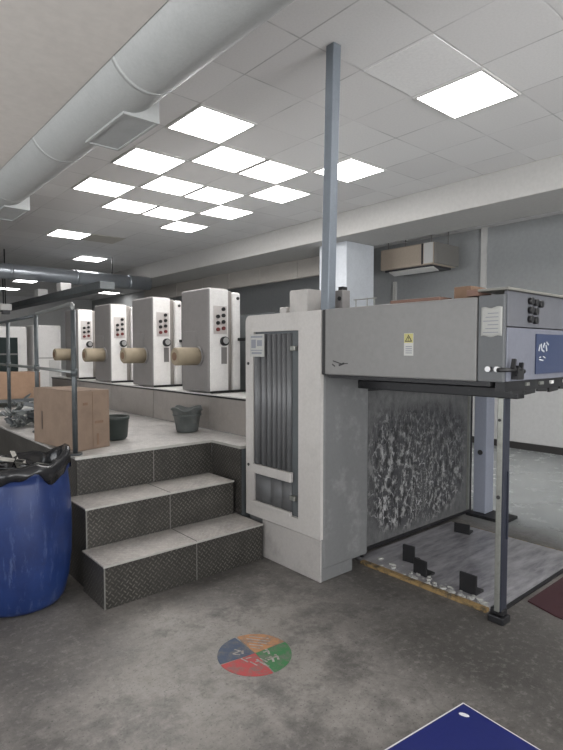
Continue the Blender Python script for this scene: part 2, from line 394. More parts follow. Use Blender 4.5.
wl_ = MB(); WL = [(-2.0, 2.0), (3.0, 7.0)]  # unseen openings added to bring light onto soffit and ceiling
wl_.box((X0-.2, Y0-.2, 0), (X0, Y1+.2, .95)).box((X0-.2, Y0-.2, 2.95), (X0, Y1+.2, 3.30))
for p, q in ((Y0-.2, -2.0), (2.0, 3.0), (7.0, Y1+.2)): wl_.box((X0-.2, p, .95), (X0, q, 2.95))
struct('wall_left', wl_, M['plaster'])
for i, (p, q) in enumerate(WL):
    f = MB().box((X0-.14, p, .95), (X0-.08, q, 1.01)).box((X0-.14, p, 2.89), (X0-.08, q, 2.95))
    for k in range(5): y = p+(q-p-.05)*k/4; f.box((X0-.14, y, 1.0), (X0-.08, y+.05, 2.9))
    struct('window_%d' % (i+3), f, M['white_metal'])  # frames of the added left windows
struct('wall_far', MB().box((X0, Y1, 0), (X1, Y1+.2, CZ)), M['plaster'])
# back wall (behind the camera) with two unseen windows added to let in fill light
wb = MB()
W = [(-2.4, .4), (1.2, 4.4)]
wb.box((X0, Y0-.2, 0), (X1, Y0, .95)).box((X0, Y0-.2, 2.95), (X1, Y0, CZ))
xs = [X0, -2.4, .4, 1.2, 4.4, X1]
for a, b in ((xs[0], xs[1]), (xs[2], xs[3]), (xs[4], xs[5])): wb.box((a, Y0-.2, .95), (b, Y0, 2.95))
struct('wall_back', wb, M['plaster'])
for i, (a, b) in enumerate(W):
    f = MB()
    f.box((a, Y0-.14, .95), (b, Y0-.08, 1.01)).box((a, Y0-.14, 2.89), (b, Y0-.08, 2.95))
    n = max(2, round((b-a)/1.0))
    for k in range(n+1):
        x = a + (b-a-.05)*k/n; f.box((x, Y0-.14, 1.0), (x+.05, Y0-.08, 2.9))
    struct('window_%d' % (i+1), f, M['white_metal'])  # frames of the added back windows
struct('baseboard_right', MB().box((X1-.025, Y0, 0), (X1, Y1, .11)), plain('dark_baseboard', (.035,.033,.032), .5))

# ceiling lights
P = .615
def gx(i): return 2.79 + .629*i
def gy(k): return 2.38 + P*k
def light_proto():
    root = thing('ceiling_light', (gx(2), gy(0), CZ), 'nearest lit ceiling panel, right of the tall pole beside a clean pale tile', 'ceiling light', 'lit ceiling panels')
    h = .305; fr = MB(); x, y = gx(2), gy(0)
    for a, b in (((-h,-h),(h,-h+.022)), ((-h,h-.022),(h,h)), ((-h,-h+.022),(-h+.022,h-.022)), ((h-.022,-h+.022),(h,h-.022))):
        fr.box((x+a[0], y+a[1], CZ-.016), (x+b[0], y+b[1], CZ-.001))
    obj('frame', fr, M['white_metal'], root)
    obj('diffuser', MB().box((x-h+.022, y-h+.022, CZ-.012), (x+h-.022, y+h-.022, CZ-.002)), M['panel_on'], root)
    return root
LP = light_proto()
lights = [
 (0,3,'square lit ceiling panel right beside the near outlet box of the round duct'),
 (0,5,'lit ceiling panel second from near in the row along the round duct'),
 (0,7,'lit ceiling panel farthest in the row running along the round duct'),
 (1,4,'lit ceiling panel touching the right corner of the one by the outlet box'),
 (1,6,'lit ceiling panel in the second row from the duct, second counting from near'),
 (1,8,'lit ceiling panel in the second row from the duct, third counting from near'),
 (1,12,'lone lit ceiling panel far left just before the cross duct'),
 (2,4,'lit ceiling panel second left of the tall pole, nearest of its row'),
 (2,6,'lit ceiling panel in the third row from the duct, middle of that row'),
 (2,8,'lit ceiling panel in the third row from the duct, far end of that row'),
 (3,3,'lit ceiling panel partly hidden by the tall steel pole'),
 (3,5,'lit ceiling panel in the row nearest the beam, next left of the pole'),
 (3,7,'lit ceiling panel in the row nearest the beam, third from near'),
 (3,9,'lit ceiling panel in the row nearest the beam, farthest of the main cluster'),
 (3,15.7,'small far lit ceiling panel just in front of the cross duct above the press units')]
for i, k, lab in lights: dup(LP, (gx(i), gy(k), CZ), lab)
dup(LP, (4.69, 17.1, CZ), 'far lit ceiling panel seen under the cross duct at left edge, upper of two')
dup(LP, (4.85, 19.6, CZ), 'far lit ceiling panel seen under the cross duct at left edge, lower of two')
dup(LP, (7.9, 18.6, CZ), 'tiny far lit ceiling panel seen above the press units under the cross duct')
# the same fittings carry on over the part of the hall behind the camera
for i, k in ((1,-3),(3,-3),(1,-6),(3,-6),(2,-8)):
    dup(LP, (gx(i), gy(k), CZ), 'lit ceiling panel overhead on the near side of the hall behind the view')
v = thing('ceiling_vent', (gx(2), gy(12), CZ), 'dull beige unlit square panel beside the lone far lit ceiling panel', 'vent')
vm = MB(); vm.box((gx(2)-.3, gy(12)-.3, CZ-.012), (gx(2)+.3, gy(12)+.3, CZ-.001)); obj('panel', vm, M['panel_off'], v)
tag(obj('ceiling_tile', MB().box((gx(1)-.3, gy(0)-.3, CZ-.006), (gx(1)+.3, gy(0)+.3, CZ+.002)), M['white_tile']),
    'clean pale ceiling tile directly left of the nearest lit panel', 'ceiling tile')

# round duct along the hall with two drop outlets
DX, DZ, DR = 1.556, 3.41, .245
d = thing('air_duct', (DX, 3.5, DZ), 'thick round grey ventilation duct running along the ceiling at upper left', 'duct')
obj('pipe', MB().tube([(DX, y, DZ) for y in (-2, 0, 2, 4, 6, 8, 10.9)], DR, 40), M['duct'], d)
for y in (1.5, 3.05, 4.6, 6.15, 7.7, 9.2):
    obj('joint_band', MB().tube([(DX, y-.02, DZ), (DX, y+.02, DZ)], DR+.0015, 40), M['duct'], d)
for y in (3.37, 6.35):
    b = MB(); x0, x1, y1 = 1.545, 1.805, y+.66
    b.box((x0, y, 3.15), (x1, y+.02, 3.46)).box((x0, y1-.02, 3.15), (x1, y1, 3.46)).box((x0, y+.02, 3.15), (x0+.02, y1-.02, 3.46)).box((x1-.02, y+.02, 3.15), (x1, y1-.02, 3.46))
    ob = obj('outlet_box', b, M['duct'], d)
    g = MB().box((x0+.02, y+.02, 3.158), (x1-.02, y1-.02, 3.17))
    obj('closing_plate', g, M['duct_plate'], ob)
d2 = thing('air_duct', (3, 11.6, 3.17), 'shiny foil round duct crossing the hall far away at left', 'duct')
obj('pipe', MB().tube([(x, 11.6, 3.17) for x in (0.2, 2, 4, 5.9)], .15, 30), M['duct_dark'], d2)
for x in (1.6, 2.9, 4.2, 5.4): obj('joint_band', MB().tube([(x-.03, 11.6, 3.17), (x+.03, 11.6, 3.17)], .158, 30), M['duct_dark'], d2)
for x in (1.2, 5.0): obj('hanger', MB().box((x-.01, 11.59, 3.31), (x+.01, 11.61, CZ-.001)), M['black'], d2)
d3 = thing('cable_tray', (3.6, 11, 2.6), 'dark sloped cable tray hanging over the far press units', 'cable tray')
tr = MB().box((3.5, 8.6, 2.62), (3.75, 15.5, 2.74)); obj('channel', tr, M['press_dark'], d3)
for y in (15.2,): obj('hanger', MB().box((3.61, y-.012, 2.72), (3.635, y+.012, CZ-.001)), M['black'], d3)
for y, w in ((10.6, 'right'), (12.0, 'left')):
    tag(obj('junction_box', MB().box((3.5, y-.12, 2.742), (3.7, y+.12, 2.90)), M['white_metal'], bevel=.01),
        'small white junction box on the dark cable tray, the %s of two' % w, 'junction box', 'junction boxes on the tray')
# air conditioner by the beam, pipe runs on the wall
a = thing('air_conditioner', (7.9, 5.3, 3.0), 'beige boxed air conditioner hung under the beam right of the column', 'air conditioner')
obj('casing', MB().box((7.6, 5.03, 3.02), (8.3, 6.11, 3.38)), M['ac_beige'], a, bevel=.02)
obj('side_cover', MB().box((7.62, 4.98, 3.03), (8.3, 5.03, 3.37)), M['ac_grey'], a, bevel=.008)
obj('corner_strip', MB().box((7.588, 5.03, 3.04), (7.6, 5.20, 3.37)), M['white_metal'], a)
obj('seam', MB().box((7.592, 5.22, 3.03), (7.601, 5.25, 3.37)), M['ac_dark'], a)
obj('air_intake', MB().box((7.66, 5.10, 2.985), (8.25, 6.05, 3.02)), M['ac_dark'], a)
obj('louvre', MB().obox((7.72, 5.5, 2.955), (.16, .9, .015), ry=.3), M['white_metal'], a)
for x in (7.7, 8.2):
    for y in (5.13, 6.01): obj('hanger', MB().tube([(x, y, 3.37), (x, y, CZ-.001)], .008, 8), M['ac_grey'], a)
tag(obj('wall_conduit', MB().box((X1-.05, 4.63, .11), (X1, 4.72, CZ-.002)), M['white_metal']), 'pale vertical conduit on the wall right of the air conditioner', 'conduit')
tag(obj('wall_conduit', MB().box((X1-.05, 6.50, .11), (X1, 6.56, 2.95)), M['white_metal']), 'pale vertical conduit on the wall beneath the air conditioner', 'conduit')

# ------------------------------------------------------------------ printing press: units
UX = 2.87
pb = thing('printing_press', (3.6, 6, .83), 'long low panelled plinth and dark inner frame of the press beneath its four units', 'printing press')
ys = [3.42, 4.4, 5.57, 6.74, 7.91, 9.1]
for y0, y1 in zip(ys[:-1], ys[1:]):
    obj('side_panel', MB().box((UX, y0+.006, .832), (UX+.02, y1-.006, 1.150)), M['plinth'], pb, bevel=.003)
obj('core', MB().box((UX+.021, 3.43, .832), (4.48, 9.09, 1.165)), M['black'], pb)
obj('top_ledge', MB().box((UX-.015, 3.42, 1.168), (4.5, 9.1, 1.18)), M['white_metal'], pb)
obj('shadow_gap', MB().box((UX-.006, 3.42, 1.150), (UX+.02, 9.1, 1.1675)), M['black_plastic'], pb)
obj('side_frame', MB().box((3.42, 3.45, 1.182), (3.5, 9.0, 1.98)), M['press_dark'], pb)
obj('side_frame', MB().box((4.4, 3.45, 1.182), (4.48, 9.0, 1.98)), M['press_dark'], pb)
for y in (4.05, 5.25, 6.42, 7.6):
    obj('cylinder', MB().tube([(3.5, y, 1.75), (4.4, y, 1.75)], .16, 20), M['steel'], pb)
obj('end_body', MB().box((3.10, 2.80, 0.002), (4.80, 3.40, 1.84)), M['press_dark'], pb)
UL = ['press unit nearest the stairs with a tan roll on its grey cover', 'second press unit from the stairs, its tan roll in front of its pale side',
      'third press unit from the stairs, left of the middle one', 'farthest press unit, mostly behind the handrail post']
def make_unit():
    y0, y1 = 4.40, 4.93
    r = thing('press_unit', (UX, y0, 1.18), UL[0], 'press unit', 'row of four press units')
    obj('cover', MB().box((UX, y0+.012, 1.19), (3.10, y1, 2.215)), M['unit'], r, bevel=.018)
    s = obj('control_face', MB().box((UX+.012, y0, 1.20), (3.095, y0+.012, 2.205)), M['unit_white'], r, bevel=.004)
    bp = obj('button_plate', MB().box((2.92, y0-.004, 1.765), (3.075, y0-.0005, 2.04)), M['btn_plate'], s)
    for j in range(4):
        for i in range(2):
            if j == 3 and i == 0: continue
            x = 2.965 + .065*i; z = 1.81 + .063*j + .012*i
            obj('button', MB().tube([(x, y0-.022, z), (x, y0-.003, z)], .019, 10), M['red_plastic'] if j == 0 else M['black_plastic'], s)
    g = obj('gauge', MB().tube([(3.04, y0-.03, 1.695), (3.04, y0-.0005, 1.695)], 0.046, 20), M['black_plastic'], s)
    obj('dial', MB().tube([(3.045, y0-.034, 1.70), (3.045, y0-.029, 1.70)], .032, 20), M['chrome'], g)
    np_ = obj('name_plate', MB().box((3.01, y0-.004, 1.47), (3.075, y0-.0005, 1.635)), M['unit'], s)
    obj('foot_bar', MB().box((UX+.005, y0-.03, 1.182), (3.30, y0-.002, 1.205)), M['black_plastic'], r)
    obj('step_panel', MB().box((3.10, y0+.05, 1.19), (3.17, y1-.02, 2.20)), M['plinth'], r, bevel=.008)
    pl = obj('pillar', MB().box((3.17, y0+.02, 1.19), (3.265, y1+.3, 2.19)), M['unit_white'], r, bevel=.02)
    obj('bolt', MB().tube([(3.225, y0+.008, 2.13), (3.225, y0+.021, 2.13)], .016, 10), M['ink'], pl)
    obj('latch', MB().box((3.225, y0-.01, 1.70), (3.30, y0+.02, 1.73)), M['black_plastic'], pl)
    h = obj('hatch', MB().box((UX-.006, 4.62, 1.62), (UX-.0005, 4.86, 1.80)), M['unit'], r, bevel=.002)
    ro = obj('roll', MB().tube([(UX-.27, 4.60, 1.545), (UX-.26, 4.60, 1.545), (UX-.004, 4.60, 1.545)], .086, 24, rad=[.078,.088,.088]), M['roller'], r)
    obj('core', MB().tube([(UX-.276, 4.60, 1.545), (UX-.268, 4.60, 1.545)], .04, 16), M['card_dark'], ro)
    obj('flange', MB().tube([(UX-.02, 4.60, 1.545), (UX-.0005, 4.60, 1.545)], .098, 24), M['unit'], ro)
    return r
U = make_unit()
for i in range(1, 4): dup(U, (UX, 4.40+1.17*i, 1.18), UL[i])

# ------------------------------------------------------------------ press delivery: cabinet
CX, CY = 2.55, 2.55
cab = thing('press_cabinet', (2.8, 2.97, 0), 'tall pale grey press cabinet with a pleated inset door at the top of the stairs', 'cabinet')
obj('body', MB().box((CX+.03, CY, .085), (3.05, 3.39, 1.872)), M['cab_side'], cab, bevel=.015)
ba = obj('base', MB().box((CX+.022, CY+.008, .002), (2.89, 3.19, .298)), M['cab_side'], cab, bevel=.004)
obj('kick_plate', MB().box((CX+.010, CY+.006, .002), (CX+.0215, 3.192, .296)), M['cab_base'], ba, bevel=.002)
def arc(cx, cz, r, a0, a1, n=6): return [(cx+r*math.cos(a0+(a1-a0)*k/n), cz+r*math.sin(a0+(a1-a0)*k/n)) for k in range(n+1)]
# door: frame with a window cut through it, rounded top-left corner
yL, yR, zB, zT = 3.388, CY, .303, 1.874
iL, iR, iB, iT = 3.288, 2.772, .40, 1.745
fr = MB()
fr.prism([(yR, zB), (yR, zT)] + [(yR, zT)] + arc(yL-.045, zT-.045, .045, PI/2, 0) + [(yL, iT), (iL, iT), (iR, iT), (iR, zB)], 'x', CX, CX+.028)
door_m = MB()
def frame_piece(a, b): door_m.box((CX, a[0], a[1]), (CX+.028, b[0], b[1]))
frame_piece((yR, zB), (iR, zT)); frame_piece((iL, zB), (yL, iT)); frame_piece((iR, zB), (iL, iB))
door_m.prism([(iR, iT), (yL, iT)] + arc(yL-.05, zT-.05, .05, 0, PI/2) + [(iR, zT)], 'x', CX, CX+.028)
door = obj('door', door_m, M['cab_door'], cab)
for z in (1.50, .70): obj('bolt', MB().tube([(CX-.006, 3.352, z), (CX-.0005, 3.352, z)], .012, 10), M['ink'], door)
# inset: dark recess, pleated sheet, cross bar, lower sheet
ins = obj('inset_frame', MB().box((CX+.02, iR+.002, iB+.002), (CX+.0285, iL-.002, iT-.002)), M['press_dark'], cab)
pR = iR+.085
def pleat(z0, z1, y0, y1, amp, waves):
    m = MB(); n = 120
    def prof(u):
        ph = u**1.35*waves*2*PI
        return CX+.014-amp*abs(math.sin(ph/2))**.8*(.4+.6*(1-u))
    pts = [(prof(k/n), y1 + (y0-y1)*k/n) for k in range(n+1)]
    vs = []; fs = []
    for z in (z0, z1):
        for x, y in pts: vs.append((x, y, z))
    for z in (z0, z1):
        for x, y in pts: vs.append((CX+.0195, y, z))
    N = n+1
    for k in range(n):
        fs += [(k, k+1, N+k+1, N+k), (2*N+k, 3*N+k, 3*N+k+1, 2*N+k+1), (N+k, N+k+1, 3*N+k+1, 3*N+k), (k, 2*N+k, 2*N+k+1, k+1)]
    fs += [(0, N, 3*N, 2*N), (n, 2*N+n, 3*N+n, N+n)]
    m.add(vs, fs, True); return m
obj('pleated_sheet', pleat(.73, iT-.02, pR, iL-.006, .055, 7), M['curtain'], cab)
obj('lower_sheet', pleat(iB+.01, .645, pR, iL-.006, .02, 3), M['curtain'], cab)
obj('cross_bar', MB().box((CX-.02, pR-.02, .65), (CX+.012, iL+.004, .722)), M['cab_door'], cab, bevel=.004)
obj('bottom_bar', MB().box((CX-.016, pR-.01, iB), (CX+.012, iL, iB+.03)), M['cab_door'], cab, bevel=.004)
for z in (1.60, .52): obj('hinge', MB().box((CX-.012, iR+.03, z), (CX+.02, pR-.004, z+.035)), M['steel'], cab, bevel=.004)
sh = obj('notice_sheet', MB().box((CX-.045, 3.10, 1.555), (CX-.0425, 3.275, 1.725)), M['paper'], cab)
nm = MB()
for y0, y1, z0, z1 in ((3.12,3.26,1.698,1.712),(3.20,3.255,1.62,1.685),(3.125,3.185,1.635,1.68),(3.12,3.26,1.60,1.607),(3.13,3.25,1.575,1.59)):
    nm.box((CX-.0465, y0, z0), (CX-.0452, y1, z1))
obj('print', nm, M['print_grey'], sh)
# splashes on the side
# ------------------------------------------------------------------ delivery hood
hd = thing('delivery_hood', (3.6, 1.9, 1.44), 'long grey press hood carried on legs, with buttons and a navy panel on its end', 'press hood')
HY0, HY1 = 1.278, 2.512
obj('front_panel', MB().box((CX, 1.424, 1.442), (CX+.03, HY1, 1.876)), M['hood'], hd, bevel=.008)
obj('seam', MB().box((CX+.012, 2.514, 1.44), (CX+.03, 2.548, 1.874)), M['black_plastic'], hd)
cp = obj('corner_panel', MB().box((CX+.003, HY0+.004, 1.443), (CX+.03, 1.418, 1.880)), M['hood_dark'], hd, bevel=.004)
obj('top_cover', MB().box((CX+.03, HY0+.02, 1.84), (4.95, HY1, 1.872)), M['hood'], hd)
obj('back_panel', MB().box((4.92, HY0+.02, 1.442), (4.95, HY1, 1.84)), M['hood'], hd)
obj('floor_pan', MB().box((CX+.03, HY0+.03, 1.446), (4.92, HY1, 1.47)), M['black'], hd)
obj('end_strip', MB().box((CX+.032, HY0, 1.722), (4.93, HY0+.02, 1.898)), M['hood_end'], hd, bevel=.003)
ep = obj('end_panel', MB().box((CX+.032, HY0, 1.446), (4.93, HY0+.02, 1.717)), M['hood_blue'], hd, bevel=.003)
obj('lid', MB().box((CX-.005, HY0-.02, 1.899), (4.96, 1.42, 1.913)), M['lid'], hd, bevel=.004)
nv = obj('navy_plate', MB().box((2.895, HY0-.006, 1.475), (3.75, HY0-.0005, 1.69)), M['screen'], hd)
mk = MB()
for x, z, w, h, r in ((2.90,1.615,.012,.035,.4),(2.925,1.62,.012,.035,-.3),(2.945,1.60,.03,.01,.3),(2.955,1.63,.012,.03,.5),(2.985,1.615,.012,.035,-.4),(3.0,1.64,.03,.009,.5),
                      (2.925,1.55,.05,.007,.1),(2.96,1.565,.03,.006,.3),(2.91,1.565,.02,.006,-.2)):
    mk.obox((x+.03, HY0-.0075, z), (w, .0015, h), ry=r)
obj('white_scrawl', mk, M['white_mark'], nv)
for j in range(3):
    for i in range(3 if j == 2 else 2):
        x = 2.815 + .058*i; z = 1.765 + .047*j - .005*i
        obj('button', MB().tube([(x, HY0-.02, z), (x, HY0-.0005, z)], .019, 12), M['black_plastic'], hd)
# labels on the front
sm = MB()
for y, z, w_, h_, r_ in ((2.40,1.525,.075,.007,.25),(2.36,1.512,.05,.012,-.3),(2.43,1.505,.03,.008,.5),(2.33,1.517,.05,.005,-.1)):
    sm.obox((CX-.001, y, z), (.0012, w_, h_), rx=r_)
obj('dark_scuff', sm, M['ink'], hd)
wl = obj('warning_label', MB().box((CX-.002, 1.808, 1.572), (CX-.0003, 1.872, 1.70)), M['label_white'], hd)
obj('yellow_field', MB().box((CX-.0028, 1.81, 1.645), (CX-.0021, 1.87, 1.698)), M['label_yellow'], wl)
obj('triangle', MB().prism([(1.815,1.652),(1.865,1.652),(1.84,1.692)], 'x', CX-.0036, CX-.0029), M['ink'], wl)
obj('exclamation_field', MB().prism([(1.824,1.657),(1.856,1.657),(1.84,1.683)], 'x', CX-.0044, CX-.0037), M['label_yellow'], wl)
obj('exclamation', MB().box((CX-.0052, 1.838, 1.664), (CX-.0045, 1.842, 1.678)).box((CX-.0052, 1.838, 1.659), (CX-.0045, 1.842, 1.662)), M['ink'], wl)
lines = MB()
for k in range(4): lines.box((CX-.0028, 1.817, 1.585+.012*k), (CX-.0021, 1.86, 1.59+.012*k))
obj('small_print', lines, M['print_grey'], wl)
ps = obj('paper_notice', MB().grid(lambda u, v: (CX-.0015-.003*math.sin(5*u)*v, 1.288+.112*u, 1.672+.145*v+.004*math.sin(9*u)), 10, 8), M['paper'], cp, solid=.0015)
pl = MB()
for k in range(6): pl.box((CX-.0075, 1.305, 1.69+.019*k), (CX-.0065, 1.385-.012*(k % 3), 1.694+.019*k))
obj('print', pl, M['print_grey'], ps)
# valves and knobs at the corner
for y in (1.352, 1.305):
    obj('knob', MB().tube([(CX-.02, y, 1.508), (CX+.003, y, 1.508)], .014, 14), M['chrome'], hd)
vb = MB().tube([(CX-.03, 1.292, 1.505), (2.60, 1.262, 1.505), (2.66, 1.255, 1.508), (2.71, 1.25, 1.495)], .011, 10)
vv = obj('valve', vb, M['black_plastic'], hd)
hm = MB()
for x, z in ((2.60,1.535),(2.635,1.50),(2.68,1.515)): hm.obox((x, 1.252, z), (.014,.02,.05), ry=.3)
hm.box((2.63, 1.24, 1.455), (2.69, 1.276, 1.50)); obj('lever', hm, M['black_plastic'], vv)
# underside rails and the near leg
obj('side_rail', MB().box((2.575, 1.36, 1.418), (2.66, 2.50, 1.4435)), M['black'], hd)
er = MB().box((2.60, 1.295, 1.392), (4.9, 1.345, 1.444))
obj('end_rail', er, M['black'], hd)
for k, x in enumerate((2.82, 2.98, 3.12, 3.3, 3.5)):
    obj('rail_clip', MB().box((x, 1.284, 1.415), (x+.035+.01*(k % 2), 1.294, 1.432)), M['white_metal'] if k > 1 else M['steel'], hd)
for k in range(5): obj('rubber_flap', MB().obox((2.78+.15*k, 1.32, 1.382), (.12, .012, .022+.012*(k % 2)), ry=.05*(-1)**k), M['black_plastic'], hd)
obj('cross_arm', MB().box((2.93, 1.385, 1.33), (3.02, 2.57, 1.39)), M['black'], hd, bevel=.006)
obj('hanger_rail', MB().box((3.02, 2.58, 1.30), (4.85, 2.66, 1.43)), M['black'], hd)
lg = obj('leg', MB().box((2.955, 1.480, .07), (3.022, 1.514, 1.329)), M['steel'], hd, bevel=.006)
lgc = MB().box((2.960, 1.470, .07), (3.024, 1.4798, 1.325)).box((3.0, 1.462, .5), (3.012, 1.4699, .9)); obj('channel', lgc, M['post_dark'], lg)
obj('foot', MB().box((2.95, 1.45, .0), (3.04, 1.55, .045)).box((2.96, 1.46, .05), (3.02, 1.54, .085)), M['black'], lg, bevel=.008)
obj('bolt', MB().tube([(2.950, 1.497, 1.20), (2.955, 1.497, 1.20)], .009, 8).tube([(2.950, 1.497, .75), (2.955, 1.497, .75)], .012, 8), M['ink'], lg)
l2 = obj('leg', MB().box((4.80, 2.56, .03), (4.95, 2.69, 1.446)), M['pale_blue'], hd, bevel=.008)
l2['label'] = 'pale blue square leg'
obj('foot', MB().box((4.72, 2.33, .002), (4.98, 2.72, .03)), M['black'], l2)
obj('plug', MB().tube([(4.79, 2.62, .62), (4.80, 2.62, .62)], .025, 10), M['ink'], l2)

gp = thing('splash_guard', (4.0, 2.72, .03), 'dark steel guard splattered with dried pale ink behind the pile floor plate', 'guard panel')
obj('sheet', MB().box((3.16, 2.71, .05), (4.74, 2.735, 1.285)), M['splat'], gp)
obj('frame', MB().box((3.12, 2.70, .025), (3.16, 2.745, 1.30)).box((4.74, 2.70, .025), (4.785, 2.745, 1.30)).box((3.16, 2.70, .025), (4.74, 2.745, .05)), M['black'], gp)
obj('upper_bar', MB().box((3.12, 2.695, 1.30), (4.785, 2.75, 1.43)), M['black'], gp)
obj('edge_strip', MB().box((4.712, 2.692, .06), (4.738, 2.71, 1.25)), M['steel'], gp)
obj('corner_tube', MB().tube([(3.115, 2.66, .003), (3.115, 2.66, 1.30)], .016, 10), M['black'], gp)
# floor plate with yellow edges
fp = thing('floor_plate', (3.7, 2.1, 0), 'greasy steel floor plate under the hood with chipped yellow edges', 'floor plate')
obj('plate', MB().box((3.07, 1.56, .001), (4.40, 2.68, .014)), M['plate_floor'], fp)
obj('yellow_edge', MB().box((3.025, 1.60, .001), (3.068, 2.60, .022)), M['yellow'], fp)
obj('yellow_edge', MB().box((4.402, 1.30, .001), (4.428, 2.68, .008)), M['yellow'], fp)
obj('dark_edge', MB().box((3.07, 1.535, .001), (4.40, 1.558, .012)), M['black'], fp)
def bracket(c, rz, w, h, lab):
    R = Matrix.Rotation(rz, 4, 'Z'); c = Vector(c)
    r = thing('pallet_stop', c, lab, 'bracket', 'dark angle stops on the floor plate')
    def ob(n, cc, s, m): return obj(n, MB().obox(c + R @ Vector(cc), s, rz), m, r, bevel=.003)
    w *= .8; h *= .85
    ob('upright', (0, 0, h/2), (.018, w, h), M['black']); ob('foot', (.05, 0, .008), (.085, w, .016), M['black'])
    ob('gusset', (.03, w/2-.01, h*.3), (.05, .012, h*.55), M['black'])
bracket((3.30, 2.36, .0145), .15, .12, .15, 'dark upright angle stop nearest the cabinet on the floor plate')
bracket((3.17, 2.17, .0145), -.1, .14, .13, 'dark angle stop second from the cabinet on the yellow plate edge')
bracket((3.17, 1.80, .0145), .0, .15, .15, 'dark angle stop beside the steel leg at the plate edge')
bracket((4.18, 2.44, .0145), .2, .17, .10, 'dark angle stop at the back of the plate below the guard')
db = MB()
for k in range(70):
    y = random.uniform(1.62, 2.58); x = 3.075 + abs(random.gauss(0, .05)); s = random.uniform(.006, .022)
    db.obox((x, y, .0145+s*.25), (s*1.6, s, s*.5), random.uniform(0, 3), 0, 0)
tag(obj('paper_scraps', db, M['paper']), 'white paper dust and scraps along the yellow plate edge', 'scraps', kind='stuff')
tag(obj('rubber_mat', MB().prism([(3.37,1.50),(3.30,1.30),(3.26,.9),(3.3,.55),(5.4,.55),(5.4,1.5)], 'z', .001, .009), M['mat_red']), 'dull maroon rubber mat on the floor at the right edge', 'mat')

# things on top of the press
def carton(name, a, b, m, lab, cat='box', grp=None):
    r = tag(obj(name, MB().box(a, b), m, bevel=.004), lab, cat, grp); return r
carton('cardboard_box', (2.66, 2.80, 1.8745), (2.92, 2.99, 2.045), M['card_grey'], 'pale grey cardboard box on the cabinet top left of the pole')
carton('cardboard_box', (2.70, 3.07, 1.8745), (2.80, 3.15, 1.935), M['card_grey'], 'small pale carton at the left end of the cabinet top')
dv = thing('control_box', (2.78, 2.58, 1.873), 'small grey device with dark top just right of the pole', 'device')
obj('case', MB().box((2.80, 2.585, 1.8745), (2.88, 2.675, 2.03)), M['unit'], dv, bevel=.006)
obj('handle', MB().box((2.815, 2.60, 2.03), (2.865, 2.64, 2.055)), M['black_plastic'], dv)
obj('lens', MB().tube([(2.79, 2.61, 1.97), (2.80, 2.61, 1.97)], .015, 12), M['black_plastic'], dv)
wf = MB()
for y in (2.30, 2.36, 2.46): wf.tube([(2.80, y, 1.8735), (2.80, y, 1.955)], .004, 6)
wf.tube([(2.80, 2.28, 1.95), (2.80, 2.48, 1.95)], .004, 6)
tag(obj('wire_rack', wf, M['steel']), 'thin wire rack on the hood right of the pole', 'rack')
carton('cardboard_box', (2.62, 1.50, 1.8765), (2.78, 1.60, 1.945), M['card_dark'], 'small brown box on the hood near its end')
carton('wooden_board', (2.58, 1.66, 1.8765), (2.70, 2.0, 1.897), M['wood_red'], 'thin reddish strip of wood lying on the hood', 'board')
carton('wooden_board', (2.56, 1.425, 1.882), (2.70, 1.49, 1.915), M['wood_red'], 'reddish wooden offcut against the hood lid', 'board')
p = thing('steel_pole', (2.71, 2.625, 1.8735), 'tall grey blue square steel pole from the cabinet top to the ceiling', 'pole')
ph = MB(); h = .037
vs = []
for (cx, cy, z) in ((2.708, 2.64, 1.8755), (2.712, 2.598, CZ-.001)):
    vs += [(cx-h, cy-h, z), (cx+h, cy-h, z), (cx+h, cy+h, z), (cx-h, cy+h, z)]
ph.add(vs, [(3,2,1,0),(4,5,6,7),(0,1,5,4),(1,2,6,5),(2,3,7,6),(3,0,4,7)])
obj('tube', ph, M['pole'], p, bevel=.006)

# ------------------------------------------------------------------ stairs and platform
st = thing('staircase', (1.9, 3.5, 0), 'two dark checker plate steps with worn pale treads leading up to the platform', 'stairs')
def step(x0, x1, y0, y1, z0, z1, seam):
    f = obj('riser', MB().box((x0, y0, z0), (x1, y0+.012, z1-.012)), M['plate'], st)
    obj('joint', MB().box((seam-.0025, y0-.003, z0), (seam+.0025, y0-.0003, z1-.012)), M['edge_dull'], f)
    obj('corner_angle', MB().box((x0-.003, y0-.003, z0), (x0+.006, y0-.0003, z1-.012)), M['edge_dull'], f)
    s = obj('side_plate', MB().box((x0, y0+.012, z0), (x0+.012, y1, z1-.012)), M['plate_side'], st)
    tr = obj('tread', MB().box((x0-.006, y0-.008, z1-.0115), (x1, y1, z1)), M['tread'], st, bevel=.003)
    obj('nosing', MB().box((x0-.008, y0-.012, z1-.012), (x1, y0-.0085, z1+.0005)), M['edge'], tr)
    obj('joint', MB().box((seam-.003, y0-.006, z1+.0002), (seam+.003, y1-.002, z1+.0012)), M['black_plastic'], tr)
step(1.28, 2.525, 3.15, 3.50, .002, .279, 1.94)
step(1.305, 2.505, 3.50, 3.86, .002, .552, 1.93)
st['label'] = 'dark checker plate steps with worn pale treads between blue drum and cabinet'
pt = thing('platform', (2.1, 6, 0), 'raised worn checker plate platform along the press units', 'platform')
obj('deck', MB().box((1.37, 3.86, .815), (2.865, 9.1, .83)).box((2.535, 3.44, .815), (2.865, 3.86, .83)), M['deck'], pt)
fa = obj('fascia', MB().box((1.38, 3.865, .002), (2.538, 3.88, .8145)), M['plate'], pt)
obj('joint', MB().box((1.985, 3.861, .555), (1.990, 3.8645, .814)), M['edge_dull'], fa)
obj('edge_strip', MB().box((1.365, 3.852, .812), (2.535, 3.8595, .834)).box((2.529, 3.435, .812), (2.5345, 3.8595, .834)).box((2.535, 3.432, .812), (2.865, 3.4395, .834)), M['edge'], pt)
